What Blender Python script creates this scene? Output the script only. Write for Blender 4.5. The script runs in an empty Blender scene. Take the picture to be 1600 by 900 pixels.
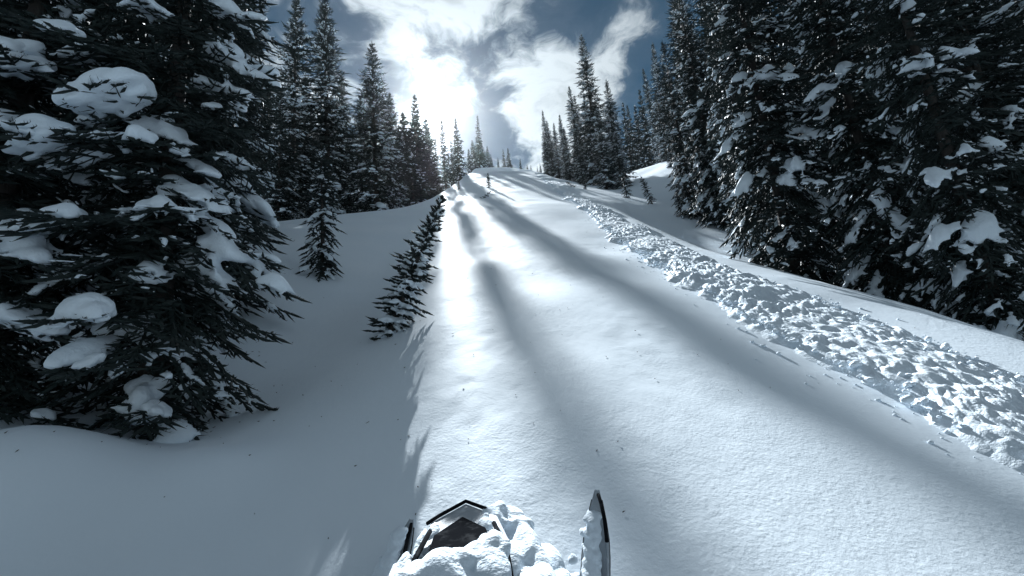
import bpy, bmesh, math, random
import numpy as np
from mathutils import Vector, Matrix

scene = bpy.context.scene
COL = scene.collection
rad = math.radians

# ------------------------------------------------------------------ camera
PITCH, ROLL, CAM_H = 13.0, 5.0, 1.65
cam_data = bpy.data.cameras.new('camera')
cam_data.sensor_width = 36.0
cam_data.lens = 36.0 * 750 / 1600
cam_data.clip_start = 0.05
cam_data.clip_end = 3000
cam = bpy.data.objects.new('camera', cam_data)
COL.objects.link(cam)
cam.location = (0, 0, CAM_H)
cam.matrix_world = (Matrix.Translation((0, 0, CAM_H)) @ Matrix.Rotation(rad(90 + PITCH), 4, 'X')
                    @ Matrix.Rotation(rad(-ROLL), 4, 'Z'))
scene.camera = cam

# ------------------------------------------------------------------ exposure
vs = scene.view_settings
vs.view_transform = 'Standard'
vs.look = 'None'
vs.gamma = 1.0
vs.use_curve_mapping = False
vs.exposure = 1.5

# ------------------------------------------------------------------ sky
SUN_EL, SUN_AZ = 32.6, -8.2          # azimuth from +Y towards +X
SUN_DIR = Vector((math.sin(rad(SUN_AZ)) * math.cos(rad(SUN_EL)),
                  math.cos(rad(SUN_AZ)) * math.cos(rad(SUN_EL)), math.sin(rad(SUN_EL))))
world = bpy.data.worlds.new('World')
scene.world = world
world.use_nodes = True


class NT:
    """small helper to write node graphs"""
    def __init__(self, tree):
        self.t = tree
        self.t.nodes.clear()

    def n(self, kind, **kw):
        nd = self.t.nodes.new(kind)
        for k, v in kw.items():
            setattr(nd, k, v)
        return nd

    def put(self, sock, v):
        if isinstance(v, bpy.types.NodeSocket):
            self.t.links.new(v, sock)
        elif v is not None:
            sock.default_value = v

    def m(self, op, a=None, b=None, c=None, clamp=False):
        nd = self.n('ShaderNodeMath', operation=op, use_clamp=clamp)
        for s, v in zip(nd.inputs, (a, b, c)):
            self.put(s, v)
        return nd.outputs[0]

    def v(self, op, a=None, b=None, scale=None):
        nd = self.n('ShaderNodeVectorMath', operation=op)
        self.put(nd.inputs[0], a)
        if b is not None:
            self.put(nd.inputs[1], b)
        if scale is not None:
            self.put(nd.inputs['Scale'], scale)
        return nd.outputs['Value'] if op in ('DOT_PRODUCT', 'LENGTH') else nd.outputs[0]

    def noise(self, vec, scale, detail=2.0, rough=0.5, dist=0.0, lac=2.0):
        nd = self.n('ShaderNodeTexNoise')
        self.put(nd.inputs['Vector'], vec)
        for k, v in (('Scale', scale), ('Detail', detail), ('Roughness', rough), ('Distortion', dist),
                     ('Lacunarity', lac)):
            self.put(nd.inputs[k], v)
        return nd.outputs['Fac']

    def ss(self, x, lo, hi, a=0.0, b=1.0):
        nd = self.n('ShaderNodeMapRange', interpolation_type='SMOOTHSTEP')
        for k, v in (('Value', x), ('From Min', lo), ('From Max', hi), ('To Min', a), ('To Max', b)):
            self.put(nd.inputs[k], v)
        return nd.outputs[0]

    def mix(self, f, a, b):
        nd = self.n('ShaderNodeMix', data_type='RGBA')
        self.put(nd.inputs[0], f)
        self.put(nd.inputs[6], a)
        self.put(nd.inputs[7], b)
        return nd.outputs[2]


def c4(*c):
    return (c[0], c[1], c[2], 1.0)


SKY_STRENGTH = 0.05
w = NT(world.node_tree)
sky = w.n('ShaderNodeTexSky', sky_type='NISHITA')
sky.sun_disc = False
sky.sun_elevation = rad(SUN_EL)
sky.sun_rotation = rad(SUN_AZ)
sky.altitude = 3500
sky.air_density = 1.0
sky.dust_density = 0.25
sky.ozone_density = 1.0
hsv = w.n('ShaderNodeHueSaturation')
w.put(hsv.inputs['Color'], sky.outputs[0])
w.put(hsv.inputs['Saturation'], 1.12)
w.put(hsv.inputs['Value'], 0.32)
w.put(hsv.inputs['Hue'], 0.478)
tc = w.n('ShaderNodeTexCoord')
d = tc.outputs['Generated']
sep = w.n('ShaderNodeSeparateXYZ')
w.put(sep.inputs[0], d)
zz = w.m('ADD', w.m('MAXIMUM', sep.outputs[2], 0.0), 0.18)
comb = w.n('ShaderNodeCombineXYZ')
w.put(comb.inputs[0], w.m('DIVIDE', sep.outputs[0], zz))
w.put(comb.inputs[1], w.m('DIVIDE', sep.outputs[1], zz))
cp = w.v('ADD', comb.outputs[0], (3.1, 7.3, 0.4))
warp = w.n('ShaderNodeTexNoise')
w.put(warp.inputs['Vector'], cp)
w.put(warp.inputs['Scale'], 5.0)
w.put(warp.inputs['Detail'], 3.0)
cpw = w.v('ADD', cp, w.v('SCALE', w.v('SUBTRACT', warp.outputs['Color'], (0.5, 0.5, 0.5)), scale=0.22))
nbig = w.noise(cp, 2.6, 3.0, 0.5, 0.2)
nfine = w.noise(cpw, 7.0, 10.0, 0.60, 0.2)
sdot = w.v('DOT_PRODUCT', d, tuple(SUN_DIR))
# the cloud banks seen over the ridge (directions in the sky, sharpness, amount)
BANKS = [((-0.06, 0.725, 0.685), 160, 0.22), ((0.131, 0.806, 0.577), 120, 0.20), ((0.20, 0.80, 0.555), 200, 0.16),
         ((-0.347, 0.753, 0.559), 200, 0.16), ((-0.17, 0.83, 0.53), 160, 0.12), ((0.268, 0.732, 0.626), 500, 0.22),
         ((0.064, 0.866, 0.496), 200, 0.20), ((0.18, 0.743, 0.645), 250, -0.30), ((0.321, 0.735, 0.597), 200, -0.30),
         ((-0.215, 0.737, 0.633), 250, -0.24), ((-0.035, 0.808, 0.587), 220, -0.24), ((-0.01, 0.86, 0.51), 350, -0.28),
         ((-0.364, 0.669, 0.648), 250, -0.22), ((0.271, 0.802, 0.532), 350, -0.25), ((-0.26, 0.80, 0.54), 400, -0.22)]
cov = w.m('ADD', w.m('MULTIPLY', nbig, 0.95), w.m('MULTIPLY', nfine, 1.35))
for bd, k, amt in BANKS:
    bv = Vector(bd).normalized()
    g = w.m('EXPONENT', w.m('MULTIPLY', w.m('SUBTRACT', w.v('DOT_PRODUCT', d, tuple(bv)), 1.0), float(k)))
    cov = w.m('ADD', cov, w.m('MULTIPLY', g, amt))
mask = w.m('ADD', w.m('MULTIPLY', w.ss(cov, 1.00, 1.36), 0.90), w.m('MULTIPLY', w.ss(cov, 0.70, 1.25), 0.07))
thick = w.ss(cov, 1.40, 1.75)
fwd = w.m('EXPONENT', w.m('MULTIPLY', w.m('SUBTRACT', sdot, 1.0), 9.0))
halo = w.m('EXPONENT', w.m('MULTIPLY', w.m('SUBTRACT', sdot, 1.0), 260.0))
CLOUD = 4.1
lum = w.m('ADD', w.m('MULTIPLY', fwd, CLOUD * 1.25), CLOUD * 0.78)
lum = w.m('MULTIPLY', lum, w.m('SUBTRACT', 1.0, w.m('MULTIPLY', thick, 0.42)))
lum = w.m('ADD', lum, w.m('MULTIPLY', halo, 10.0))
ccol = w.v('SCALE', (0.82, 0.93, 1.0), scale=lum)
skyc = w.v('ADD', hsv.outputs[0], w.v('SCALE', (0.92, 0.98, 1.0), scale=w.m('MULTIPLY', halo, 5.0)))
final = w.mix(w.m('MULTIPLY', mask, 0.96), skyc, ccol)
bg = w.n('ShaderNodeBackground')
w.put(bg.inputs[0], final)
bg.inputs[1].default_value = SKY_STRENGTH
wo = w.n('ShaderNodeOutputWorld')
w.t.links.new(bg.outputs[0], wo.inputs[0])

# ------------------------------------------------------------------ sun
sun_data = bpy.data.lights.new('sun', 'SUN')
sun_data.energy = 5.0
sun_data.angle = rad(0.45)
sun_data.color = (0.90, 0.96, 1.0)
sun = bpy.data.objects.new('sun', sun_data)
COL.objects.link(sun)
sun.location = SUN_DIR * 200
sun.rotation_euler = SUN_DIR.to_track_quat('Z', 'Y').to_euler()

#TERRAIN_BEGIN
# ------------------------------------------------------------------ shape of the ground
_rs = np.random.RandomState(11)
LAT = _rs.rand(256, 256)


def vnoise(x, y, seed=0):
    x = np.asarray(x, float) + seed * 17.31
    y = np.asarray(y, float) + seed * 41.77
    xi = np.floor(x).astype(int)
    yi = np.floor(y).astype(int)
    fx = x - xi
    fy = y - yi
    fx = fx * fx * fx * (fx * (fx * 6 - 15) + 10)
    fy = fy * fy * fy * (fy * (fy * 6 - 15) + 10)
    a = LAT[xi & 255, yi & 255]
    b = LAT[(xi + 1) & 255, yi & 255]
    c = LAT[xi & 255, (yi + 1) & 255]
    e = LAT[(xi + 1) & 255, (yi + 1) & 255]
    return (a * (1 - fx) + b * fx) * (1 - fy) + (c * (1 - fx) + e * fx) * fy - 0.5


def fbm(x, y, octaves=4, seed=0, gain=0.5):
    r = 0
    a = 1.0
    for i in range(octaves):
        r = r + a * vnoise(x, y, seed + i * 3)
        x = x * 2.03
        y = y * 2.03
        a *= gain
    return r


def sst(a, b, x):
    t = np.clip((x - a) / (b - a), 0, 1)
    return t * t * (3 - 2 * t)


def softplus(x, k=1.0):
    return np.logaddexp(0, x / k) * k


_py = np.array([-400, -60, 0, 15, 40, 70, 82, 96, 112, 140, 900.])
_ps = np.array([.30, .42, .46, .52, .56, .55, .47, .2, -.1, -.35, -.3])
_Y = np.linspace(-400, 900, 13001)
_S = np.interp(_Y, _py, _ps)
_P = np.concatenate([[0], np.cumsum((_S[1:] + _S[:-1]) / 2 * (_Y[1] - _Y[0]))])
_P -= np.interp(0, _Y, _P)

WELLS = []        # (x, y, radius, depth) hollows round trunks
MOUNDS = [(-2.95, 2.85, 0.65, 0.42), (-1.95, 3.05, 0.38, 0.12), (-4.2, 3.3, 0.9, 0.3)]


def band_lo(y):   # near edge of the avalanche debris
    return np.interp(y, [-30, 0, 1.5, 3, 5, 8, 12, 16, 25, 39, 50, 70], [6, 3.2, 2.75, 2.5, 2.42, 2.42, 2.65, 3.0, 3.25, 3.55, 3.6, 3])


def band_hi(y):   # far edge
    return np.interp(y, [-30, 0, 3, 4, 5.4, 6.7, 9.7, 15.5, 27, 39.5, 50, 70], [9, 4.4, 3.9, 3.95, 4.05, 3.8, 3.6, 3.8, 4.35, 4.8, 5.0, 4.5])


def ground(x, y):
    x = np.asarray(x, float)
    y = np.asarray(y, float)
    z = np.interp(y, _Y, _P)
    # gentle fall to the right
    z = z - 0.35 * sst(0.6, 5.0, x) - 0.8 * sst(4.2, 9.0, x)
    # smooth lip beyond the debris, then the hollow in front of the right wood
    e = x - band_hi(y)
    near = 1 - sst(14, 26, y)
    z = z + near * (0.13 * np.exp(-(np.where(e < 0.1, (e - 0.1) / 1.0, (e - 0.1) / 0.6)) ** 2) - 0.75 * sst(0.35, 2.0, e))
    z = z + near * 0.34 * softplus(e - 4.0, 0.8)
    # right hand bank farther up
    xb = 7.0 + 0.07 * y
    rise = 0.62 * softplus(x - xb, 1.2)
    rise = 6.5 * (1 - np.exp(-rise / 6.5))
    z = z + rise * sst(16, 34, y)
    # knoll: the crest falls away to both sides
    kx = np.where(x > -2, 0.020 * (x + 2) ** 2, 0.006 * (x + 2) ** 2)
    z = z - np.minimum(kx, 7.0) * sst(28, 80, y)
    # shoulder on the left: beyond it the ground levels
    s = softplus(y - 25.0, 1.0) * sst(-4.2, -7.5, x)
    z = z - 5.5 * (1 - np.exp(-0.30 * s / 5.5))
    # left side: shallow trough, then rising under the near trees
    z = z - 0.28 * np.exp(-((x + 2.6) / 1.0) ** 2) * sst(2.2, 5, y) * (1 - sst(12, 22, y))
    z = z + 0.22 * softplus(-x - 3.6, 0.5) * (1 - sst(10, 22, y))
    for mx, my, mr, mh in MOUNDS:
        z = z + mh * np.exp(-((x - mx) ** 2 + (y - my) ** 2) / mr ** 2)
    for mx, my, mr, mh in WELLS:
        q = ((x - mx) ** 2 + (y - my) ** 2) / mr ** 2
        z = z - mh * np.exp(-q) + 0.25 * mh * np.exp(-(np.sqrt(q) - 1.7) ** 2 * 3)
    # undulation
    z = z + 0.22 * fbm(x / 9.0, y / 13.0, 3, 1) + 0.06 * fbm(x / 1.7, y / 2.6, 2, 5)
    far = sst(20, 60, y)
    z = z + far * 0.7 * fbm(x / 8.0, y / 10.0, 3, 9)
    return z
#TERRAIN_END


def gz(x, y):
    return float(ground(x, y))


# ------------------------------------------------------------------ materials
def material(name):
    m = bpy.data.materials.new(name)
    m.use_nodes = True
    return m, NT(m.node_tree)


def finish(t, bsdf):
    o = t.n('ShaderNodeOutputMaterial')
    t.t.links.new(bsdf.outputs[0], o.inputs[0])


def principled(t, color, rough=0.6, spec=0.5, metal=0.0, normal=None):
    b = t.n('ShaderNodeBsdfPrincipled')
    t.put(b.inputs['Base Color'], color)
    t.put(b.inputs['Roughness'], rough)
    t.put(b.inputs['Specular IOR Level'], spec)
    t.put(b.inputs['Metallic'], metal)
    if normal is not None:
        t.put(b.inputs['Normal'], normal)
    return b


def bump(t, h, strength, dist, normal=None):
    nd = t.n('ShaderNodeBump')
    t.put(nd.inputs['Strength'], strength)
    t.put(nd.inputs['Distance'], dist)
    t.put(nd.inputs['Height'], h)
    if normal is not None:
        t.put(nd.inputs['Normal'], normal)
    return nd.outputs[0]


SNOW_RGB = (0.78, 0.87, 0.95)


def snow_mat(name, fine=1.0, crust=True):
    m, t = material(name)
    p = t.n('ShaderNodeTexCoord').outputs['Object'] if not crust else t.n('ShaderNodeNewGeometry').outputs['Position']
    tint = t.noise(p, 0.35, 4.0, 0.55)
    col = t.mix(t.ss(tint, 0.3, 0.7), c4(*SNOW_RGB), c4(0.82, 0.90, 0.97))
    if crust:
        # wind-worked crust: grain, small ripples along the fall line, softer humps
        st = t.v('MULTIPLY', p, (1.0, 0.62, 0.62))
        patch = t.ss(t.noise(p, 0.55, 3.0, 0.55), 0.34, 0.66)
        amount = t.m('ADD', t.m('MULTIPLY', patch, 0.85), 0.15)
        grain = t.m('ADD', t.noise(p, 46.0, 3.0, 0.6), t.m('MULTIPLY', t.noise(st, 15.0, 4.0, 0.6, 0.4), 1.3))
        n1 = bump(t, t.m('MULTIPLY', grain, amount), 0.5, 0.0045 * fine)
        n2 = bump(t, t.noise(st, 4.2, 4.0, 0.55, 0.5), 0.45, 0.010 * fine, n1)
        nrm = n2
    else:
        n1 = bump(t, t.noise(p, 60.0, 4.0, 0.6), 0.5, 0.008 * fine)
        nrm = bump(t, t.noise(p, 14.0, 4.0, 0.6), 0.5, 0.03 * fine, n1)
    b = principled(t, col, 0.75, 0.05, 0.0, nrm)
    finish(t, b)
    return m


MAT = {}
MAT['snow'] = snow_mat('snow_ground')
MAT['debris'] = snow_mat('snow_debris', 1.0, False)
MAT['tree_snow'] = snow_mat('snow_on_boughs', 1.0, False)


def needle_mat(name, frost, c0=(0.010, 0.018, 0.018), c1=(0.024, 0.036, 0.032)):
    m, t = material(name)
    oi = t.n('ShaderNodeObjectInfo')
    p = t.n('ShaderNodeTexCoord').outputs['Object']
    col = t.mix(t.noise(p, 3.0, 3.0, 0.6), c4(*c0), c4(*c1))
    col = t.mix(t.m('MULTIPLY', oi.outputs['Random'], 0.4), col, c4(0.020, 0.028, 0.028))
    nz = t.n('ShaderNodeSeparateXYZ')
    t.put(nz.inputs[0], t.n('ShaderNodeNewGeometry').outputs['True Normal'])
    up = t.ss(nz.outputs[2], 0.15, 0.8)
    pat = t.ss(t.noise(p, 5.0, 4.0, 0.65), 0.66 - 0.3 * frost, 0.80 - 0.3 * frost)
    col = t.mix(t.m('MULTIPLY', t.m('MULTIPLY', up, pat), min(1.0, 0.5 + frost)), col, c4(0.78, 0.82, 0.87))
    b = principled(t, col, 0.6, 0.25)
    finish(t, b)
    return m


MAT['needles_near'] = needle_mat('fir_needles_near', 0.05)
MAT['needles_mid'] = needle_mat('fir_needles_mid', 0.45)
MAT['needles_far'] = needle_mat('fir_needles_far', 0.25)


def bark_mat():
    m, t = material('fir_bark')
    p = t.n('ShaderNodeTexCoord').outputs['Object']
    st = t.v('MULTIPLY', p, (1.0, 1.0, 0.25))
    n = t.noise(st, 22.0, 5.0, 0.6, 0.3)
    col = t.mix(n, c4(0.020, 0.018, 0.017), c4(0.085, 0.078, 0.072))
    finish(t, principled(t, col, 0.9, 0.2, 0.0, bump(t, n, 0.8, 0.02)))
    return m


MAT['bark'] = bark_mat()


# ------------------------------------------------------------------ mesh helpers
def fast_mesh(name, V, T, mat, smooth=False):
    V = np.asarray(V, np.float32).reshape(-1, 3)
    T = np.asarray(T, np.int32)
    k = T.shape[1]
    me = bpy.data.meshes.new(name)
    me.vertices.add(len(V))
    me.vertices.foreach_set('co', V.ravel())
    me.loops.add(T.size)
    me.loops.foreach_set('vertex_index', T.ravel())
    me.polygons.add(len(T))
    me.polygons.foreach_set('loop_start', np.arange(0, T.size, k, dtype=np.int32))
    me.polygons.foreach_set('loop_total', np.full(len(T), k, np.int32))
    me.polygons.foreach_set('use_smooth', np.full(len(T), smooth, bool))
    me.update(calc_edges=True)
    me.validate()
    me.materials.append(mat)
    return me


def link(name, data, parent=None):
    o = bpy.data.objects.new(name, data)
    COL.objects.link(o)
    if parent is not None:
        o.parent = parent
    return o


def tag(o, label=None, category=None, group=None, kind=None):
    if label:
        o['label'] = label
    if category:
        o['category'] = category
    if group:
        o['group'] = group
    if kind:
        o['kind'] = kind
    return o


# ------------------------------------------------------------------ snow slope
def snow_slope():
    u = np.linspace(-1, 1, 340)
    xs = np.sinh(u * 9.2) / np.sinh(9.2) * 420
    xs = 0.55 * xs + 0.45 * np.sinh(u * 6.0) / np.sinh(6.0) * 420
    v = np.linspace(0, 1, 440)
    ya = 0.6 + 1.2 * (np.exp(v * np.log(1 + 119.4 / 1.2)) - 1)
    yb = np.linspace(122, 820, 60)
    yc = np.concatenate([-np.geomspace(320, 0.7, 70), np.linspace(-0.6, 0.56, 36)])
    ys = np.concatenate([yc, ya, yb])
    X, Y = np.meshgrid(xs, ys)
    Z = ground(X, Y)
    # wind crust relief close to the camera
    nearw = 1 - sst(8, 22, np.hypot(X, Y))
    patch = sst(-0.15, 0.25, fbm(X / 1.6, Y / 2.2, 2, 21))
    Z = Z + nearw * patch * (0.006 * fbm(X / 0.13, Y / 0.22, 3, 31) + 0.009 * fbm(X / 0.45, Y / 0.8, 2, 35))
    V = np.stack([X, Y, Z], -1).reshape(-1, 3)
    ny, nx = X.shape
    i = (np.arange(ny - 1)[:, None] * nx + np.arange(nx - 1)[None]).ravel()
    Q = np.stack([i, i + 1, i + nx + 1, i + nx], 1)
    o = link('snow_slope', fast_mesh('snow_slope', V, Q, MAT['snow'], True))
    tag(o, 'smooth white snow slope rising to the crest', kind='structure')


snow_slope()


# ------------------------------------------------------------------ avalanche debris
def worley(x, y, cell, seed, rmin=0.35, rmax=0.75):
    """height 0..1 of rounded lumps scattered one per cell"""
    gx = x / cell
    gy = y / cell
    ix = np.floor(gx).astype(int)
    iy = np.floor(gy).astype(int)
    out = np.zeros_like(x)
    for ax in (-1, 0, 1):
        for ay in (-1, 0, 1):
            cx = ix + ax
            cy = iy + ay
            h1 = LAT[(cx * 7 + seed) & 255, (cy * 13 + 5 * seed) & 255]
            h2 = LAT[(cx * 11 + 3 * seed + 40) & 255, (cy * 5 + seed + 90) & 255]
            h3 = LAT[(cx * 3 + seed + 130) & 255, (cy * 17 + 7 * seed) & 255]
            h4 = LAT[(cx * 5 + 2 * seed + 77) & 255, (cy * 3 + seed + 31) & 255]
            dx = gx - cx - h1
            dy = gy - cy - h2
            r = rmin + (rmax - rmin) * h3
            d2 = (dx * dx * (0.7 + 0.9 * h4) + dy * dy * (1.6 - 0.9 * h4)) / (r * r)
            out = np.maximum(out, (0.35 + 0.65 * h3) * np.sqrt(np.clip(1 - d2, 0, 1)))
    return out


def ico(sub):
    bm = bmesh.new()
    bmesh.ops.create_icosphere(bm, subdivisions=sub, radius=1.0)
    V = np.array([v.co[:] for v in bm.verts])
    T = np.array([[v.index for v in f.verts] for f in bm.faces])
    bm.free()
    return V, T


ICO0, ICO1, ICO2, ICO3 = ico(1), ico(2), ico(3), ico(4)      # 20, 80, 320, 1280 triangles


def blobs(template, C, A, B, N, sa, sb, sc, rough, rs, flat=0.35):
    """lumpy ellipsoids at C with axes A, B, N scaled sa, sb, sc"""
    TV, TT = template
    n = len(C)
    ph = rs.rand(n, 1, 3) * 6.28
    fr = 2.2
    P = TV[None]
    dis = 1 + rough * (np.sin(P[..., 0:1] * fr + ph[..., 0:1]) * np.sin(P[..., 1:2] * fr * 1.2 + ph[..., 1:2])
                       + 0.6 * np.sin(P[..., 2:3] * fr * 1.9 + P[..., 0:1] * 3 + ph[..., 2:3]))
    P = P * dis
    zz_ = np.where(P[..., 2:3] < 0, P[..., 2:3] * flat, P[..., 2:3])
    V = (C[:, None] + P[..., 0:1] * (A * sa[:, None])[:, None] + P[..., 1:2] * (B * sb[:, None])[:, None]
         + zz_ * (N * sc[:, None])[:, None])
    T = TT[None] + (np.arange(n) * len(TV))[:, None, None]
    return V.reshape(-1, 3), T.reshape(-1, 3)


def merge(parts):
    vs_, ts_, k = [], [], 0
    for V, T in parts:
        if len(V) == 0:
            continue
        vs_.append(V)
        ts_.append(T + k)
        k += len(V)
    return np.concatenate(vs_), np.concatenate(ts_)


def avalanche_debris():
    rows = [-6.0]
    while rows[-1] < 62:
        y = rows[-1]
        rows.append(y + (0.06 if y < 0.8 else 0.016 + 0.0052 * max(0, y - 1)))
    ys = np.array(rows)
    nt = 150
    tt = np.linspace(0, 1, nt)
    Y = np.repeat(ys[:, None], nt, 1)
    lo = band_lo(ys) + (0.25 + 0.3 * sst(3, 7, ys)) * fbm(ys / 1.1, ys * 0 + 3, 5, 41, 0.6) - 0.08
    hi = band_hi(ys) - 0.5 * (1 - sst(5.5, 9.0, ys)) + 0.02 + 0.35 * fbm(ys / 1.1, ys * 0 + 9, 3, 47) + 0.02
    X = lo[:, None] + (hi - lo)[:, None] * tt[None]
    edge = sst(0, 0.26, tt)[None] * sst(0, 0.10, 1 - tt)[None]
    edge = np.clip(edge + 0.5 * (vnoise(X / 0.16, Y / 0.2, 3)) * (edge < 0.98) * np.sin(np.pi * np.clip(edge, 0, 1)) ** 0.5, 0, 1)
    fade = (1 - sst(40, 62, Y)) * (1 + 0.8 * sst(8, 25, Y))
    wx = X + 0.05 * fbm(X / 0.12, Y / 0.12, 2, 61)
    wy = Y + 0.05 * fbm(X / 0.12, Y / 0.12, 2, 67)
    lump = (0.022 * worley(wx, wy, 0.34, 3) + 0.030 * worley(wx + 5, wy, 0.13, 9) + 0.026 * worley(wx, wy + 3, 0.075, 21)
            + 0.016 * worley(wx + 2, wy + 3, 0.05, 29) + 0.010 * fbm(X / 0.06, Y / 0.06, 2, 71))
    mask = (1 + 0.25 * (1 - sst(6, 12, Y))) * np.clip(0.85 + 1.2 * fbm(X / 0.9, Y / 1.4, 2, 75), 0.5, 1.4)
    Z = ground(X, Y) - 0.02 + edge * (0.035 + 0.07 * np.sin(np.pi * tt)[None] + fade * mask * lump)
    V = np.stack([X, Y, Z], -1).reshape(-1, 3)
    ny, nx = X.shape
    i = (np.arange(ny - 1)[:, None] * nx + np.arange(nx - 1)[None]).ravel()
    T = np.concatenate([np.stack([i, i + 1, i + nx + 1], 1), np.stack([i, i + nx + 1, i + nx], 1)])
    # loose crumbs rolled out over both edges and lying on the band
    rs = np.random.RandomState(5)
    n = 6500
    yy = 1.2 + 38 * rs.rand(n) ** 1.7
    side = rs.rand(n)
    off = np.abs(rs.randn(n)) * 0.22
    l0, h0 = band_lo(yy), band_hi(yy)
    xx = np.where(side < 0.12, l0 + 0.18 - off, np.where(side < 0.16, h0 - 0.5 + off * 0.5, l0 + (h0 - 0.45 - l0) * rs.rand(n)))
    s = 0.005 + 0.020 * rs.rand(n) ** 3.0
    s = s * np.where((side >= 0.16), 1.4, 1.0)
    zc = ground(xx, yy) + s * 0.3 + np.where(side >= 0.16, 0.062, 0.0)
    C = np.stack([xx, yy, zc], 1)
    az = rs.rand(n) * 6.28
    A = np.stack([np.cos(az), np.sin(az), 0 * az], 1)
    B = np.stack([-np.sin(az), np.cos(az), 0 * az], 1)
    N = np.tile([0, 0, 1.0], (n, 1))
    bv, bt = blobs(ICO0, C, A, B, N, s * (0.8 + 0.6 * rs.rand(n)), s, s * (0.6 + 0.4 * rs.rand(n)), 0.22, rs, 0.9)
    V, T = merge([(V, T), (bv, bt)])
    o = link('avalanche_debris', fast_mesh('avalanche_debris', V, T, MAT['debris'], True))
    tag(o, 'band of lumpy avalanche snow running down the right side of the slope', 'snow debris', kind='stuff')


avalanche_debris()


# ------------------------------------------------------------------ conifers
def unit(a):
    return a / np.maximum(np.linalg.norm(a, axis=-1, keepdims=True), 1e-9)


def spindles(Bs, D, L, Rr, rs, curl=0.12):
    """finger-like twigs: three-sided, thickest in the middle, pointed"""
    n = len(Bs)
    up = np.tile([0, 0, 1.0], (n, 1))
    S = unit(np.cross(D, up) + 1e-4)
    U = np.cross(S, D)
    ang = rs.rand(n) * 6.28
    V = np.zeros((n, 7, 3))
    mid = Bs + D * (L * 0.42)[:, None] - np.array([0, 0, 1]) * (L * curl * 0.3)[:, None]
    for k in range(3):
        a = ang + k * 2.094
        off = S * np.cos(a)[:, None] + U * np.sin(a)[:, None]
        V[:, k] = Bs + off * (Rr * 0.6)[:, None]
        V[:, 3 + k] = mid + off * Rr[:, None]
    V[:, 6] = Bs + D * L[:, None] + np.array([0, 0, 1]) * ((rs.rand(n) - 0.6) * curl * L)[:, None]
    t = []
    for k in range(3):
        j = (k + 1) % 3
        t += [[k, j, 3 + j], [k, 3 + j, 3 + k], [3 + k, 3 + j, 6]]
    T = np.array(t)[None] + (np.arange(n) * 7)[:, None, None]
    return V.reshape(-1, 3), T.reshape(-1, 3)


def needles(Bs, D, L, k, ln, wd, rs):
    n = len(Bs)
    if n == 0 or k == 0:
        return np.zeros((0, 3)), np.zeros((0, 3), int)
    up = np.tile([0, 0, 1.0], (n, 1))
    S = unit(np.cross(D, up) + 1e-4)
    U = np.cross(S, D)
    s = (np.arange(k)[None] + rs.rand(n, k)) / k
    sgn = np.where(rs.rand(n, k) < 0.5, -1.0, 1.0)
    a = sgn * (1.57 - (rs.rand(n, k) - 0.25) * 1.5)
    off = S[:, None] * np.sin(a)[..., None] + U[:, None] * np.cos(a)[..., None]
    base = Bs[:, None] + D[:, None] * (L[:, None] * s)[..., None]
    fl = ln * (0.6 + 0.6 * rs.rand(n, k)) * (1.05 - 0.45 * s)
    tip = base + off * fl[..., None] + D[:, None] * (fl * 0.75)[..., None]
    b2 = base + D[:, None] * wd
    V = np.stack([base, b2, tip], 2).reshape(-1, 3)
    T = np.arange(n * k * 3).reshape(-1, 3)
    return V, T


def tube(path, radii, sides=8):
    V, T = [], []
    path = np.asarray(path, float)
    for i, (p, r) in enumerate(zip(path, radii)):
        for k in range(sides):
            a = 6.2832 * k / sides
            V.append(p + np.array([math.cos(a) * r, math.sin(a) * r, 0]))
    for i in range(len(path) - 1):
        for k in range(sides):
            j = (k + 1) % sides
            a, b, c, d_ = i * sides + k, i * sides + j, (i + 1) * sides + j, (i + 1) * sides + k
            T += [[a, b, c], [a, c, d_]]
    return np.array(V), np.array(T)


def remesh(V, T, voxel, smooth=2):
    me = fast_mesh('tmp', V, T, MAT['tree_snow'], True)
    o = link('tmp', me)
    md = o.modifiers.new('r', 'REMESH')
    md.mode = 'VOXEL'
    md.voxel_size = voxel
    sm = o.modifiers.new('s', 'SMOOTH')
    sm.iterations = smooth
    sm.factor = 0.5
    dg = bpy.context.evaluated_depsgraph_get()
    ev = o.evaluated_get(dg)
    m2 = ev.to_mesh()
    nv = len(m2.vertices)
    co = np.zeros(nv * 3, np.float32)
    m2.vertices.foreach_get('co', co)
    m2.calc_loop_triangles()
    tr = np.zeros(len(m2.loop_triangles) * 3, np.int32)
    m2.loop_triangles.foreach_get('vertices', tr)
    ev.to_mesh_clear()
    bpy.data.objects.remove(o)
    bpy.data.meshes.remove(me)
    return co.reshape(-1, 3), tr.reshape(-1, 3)


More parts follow.
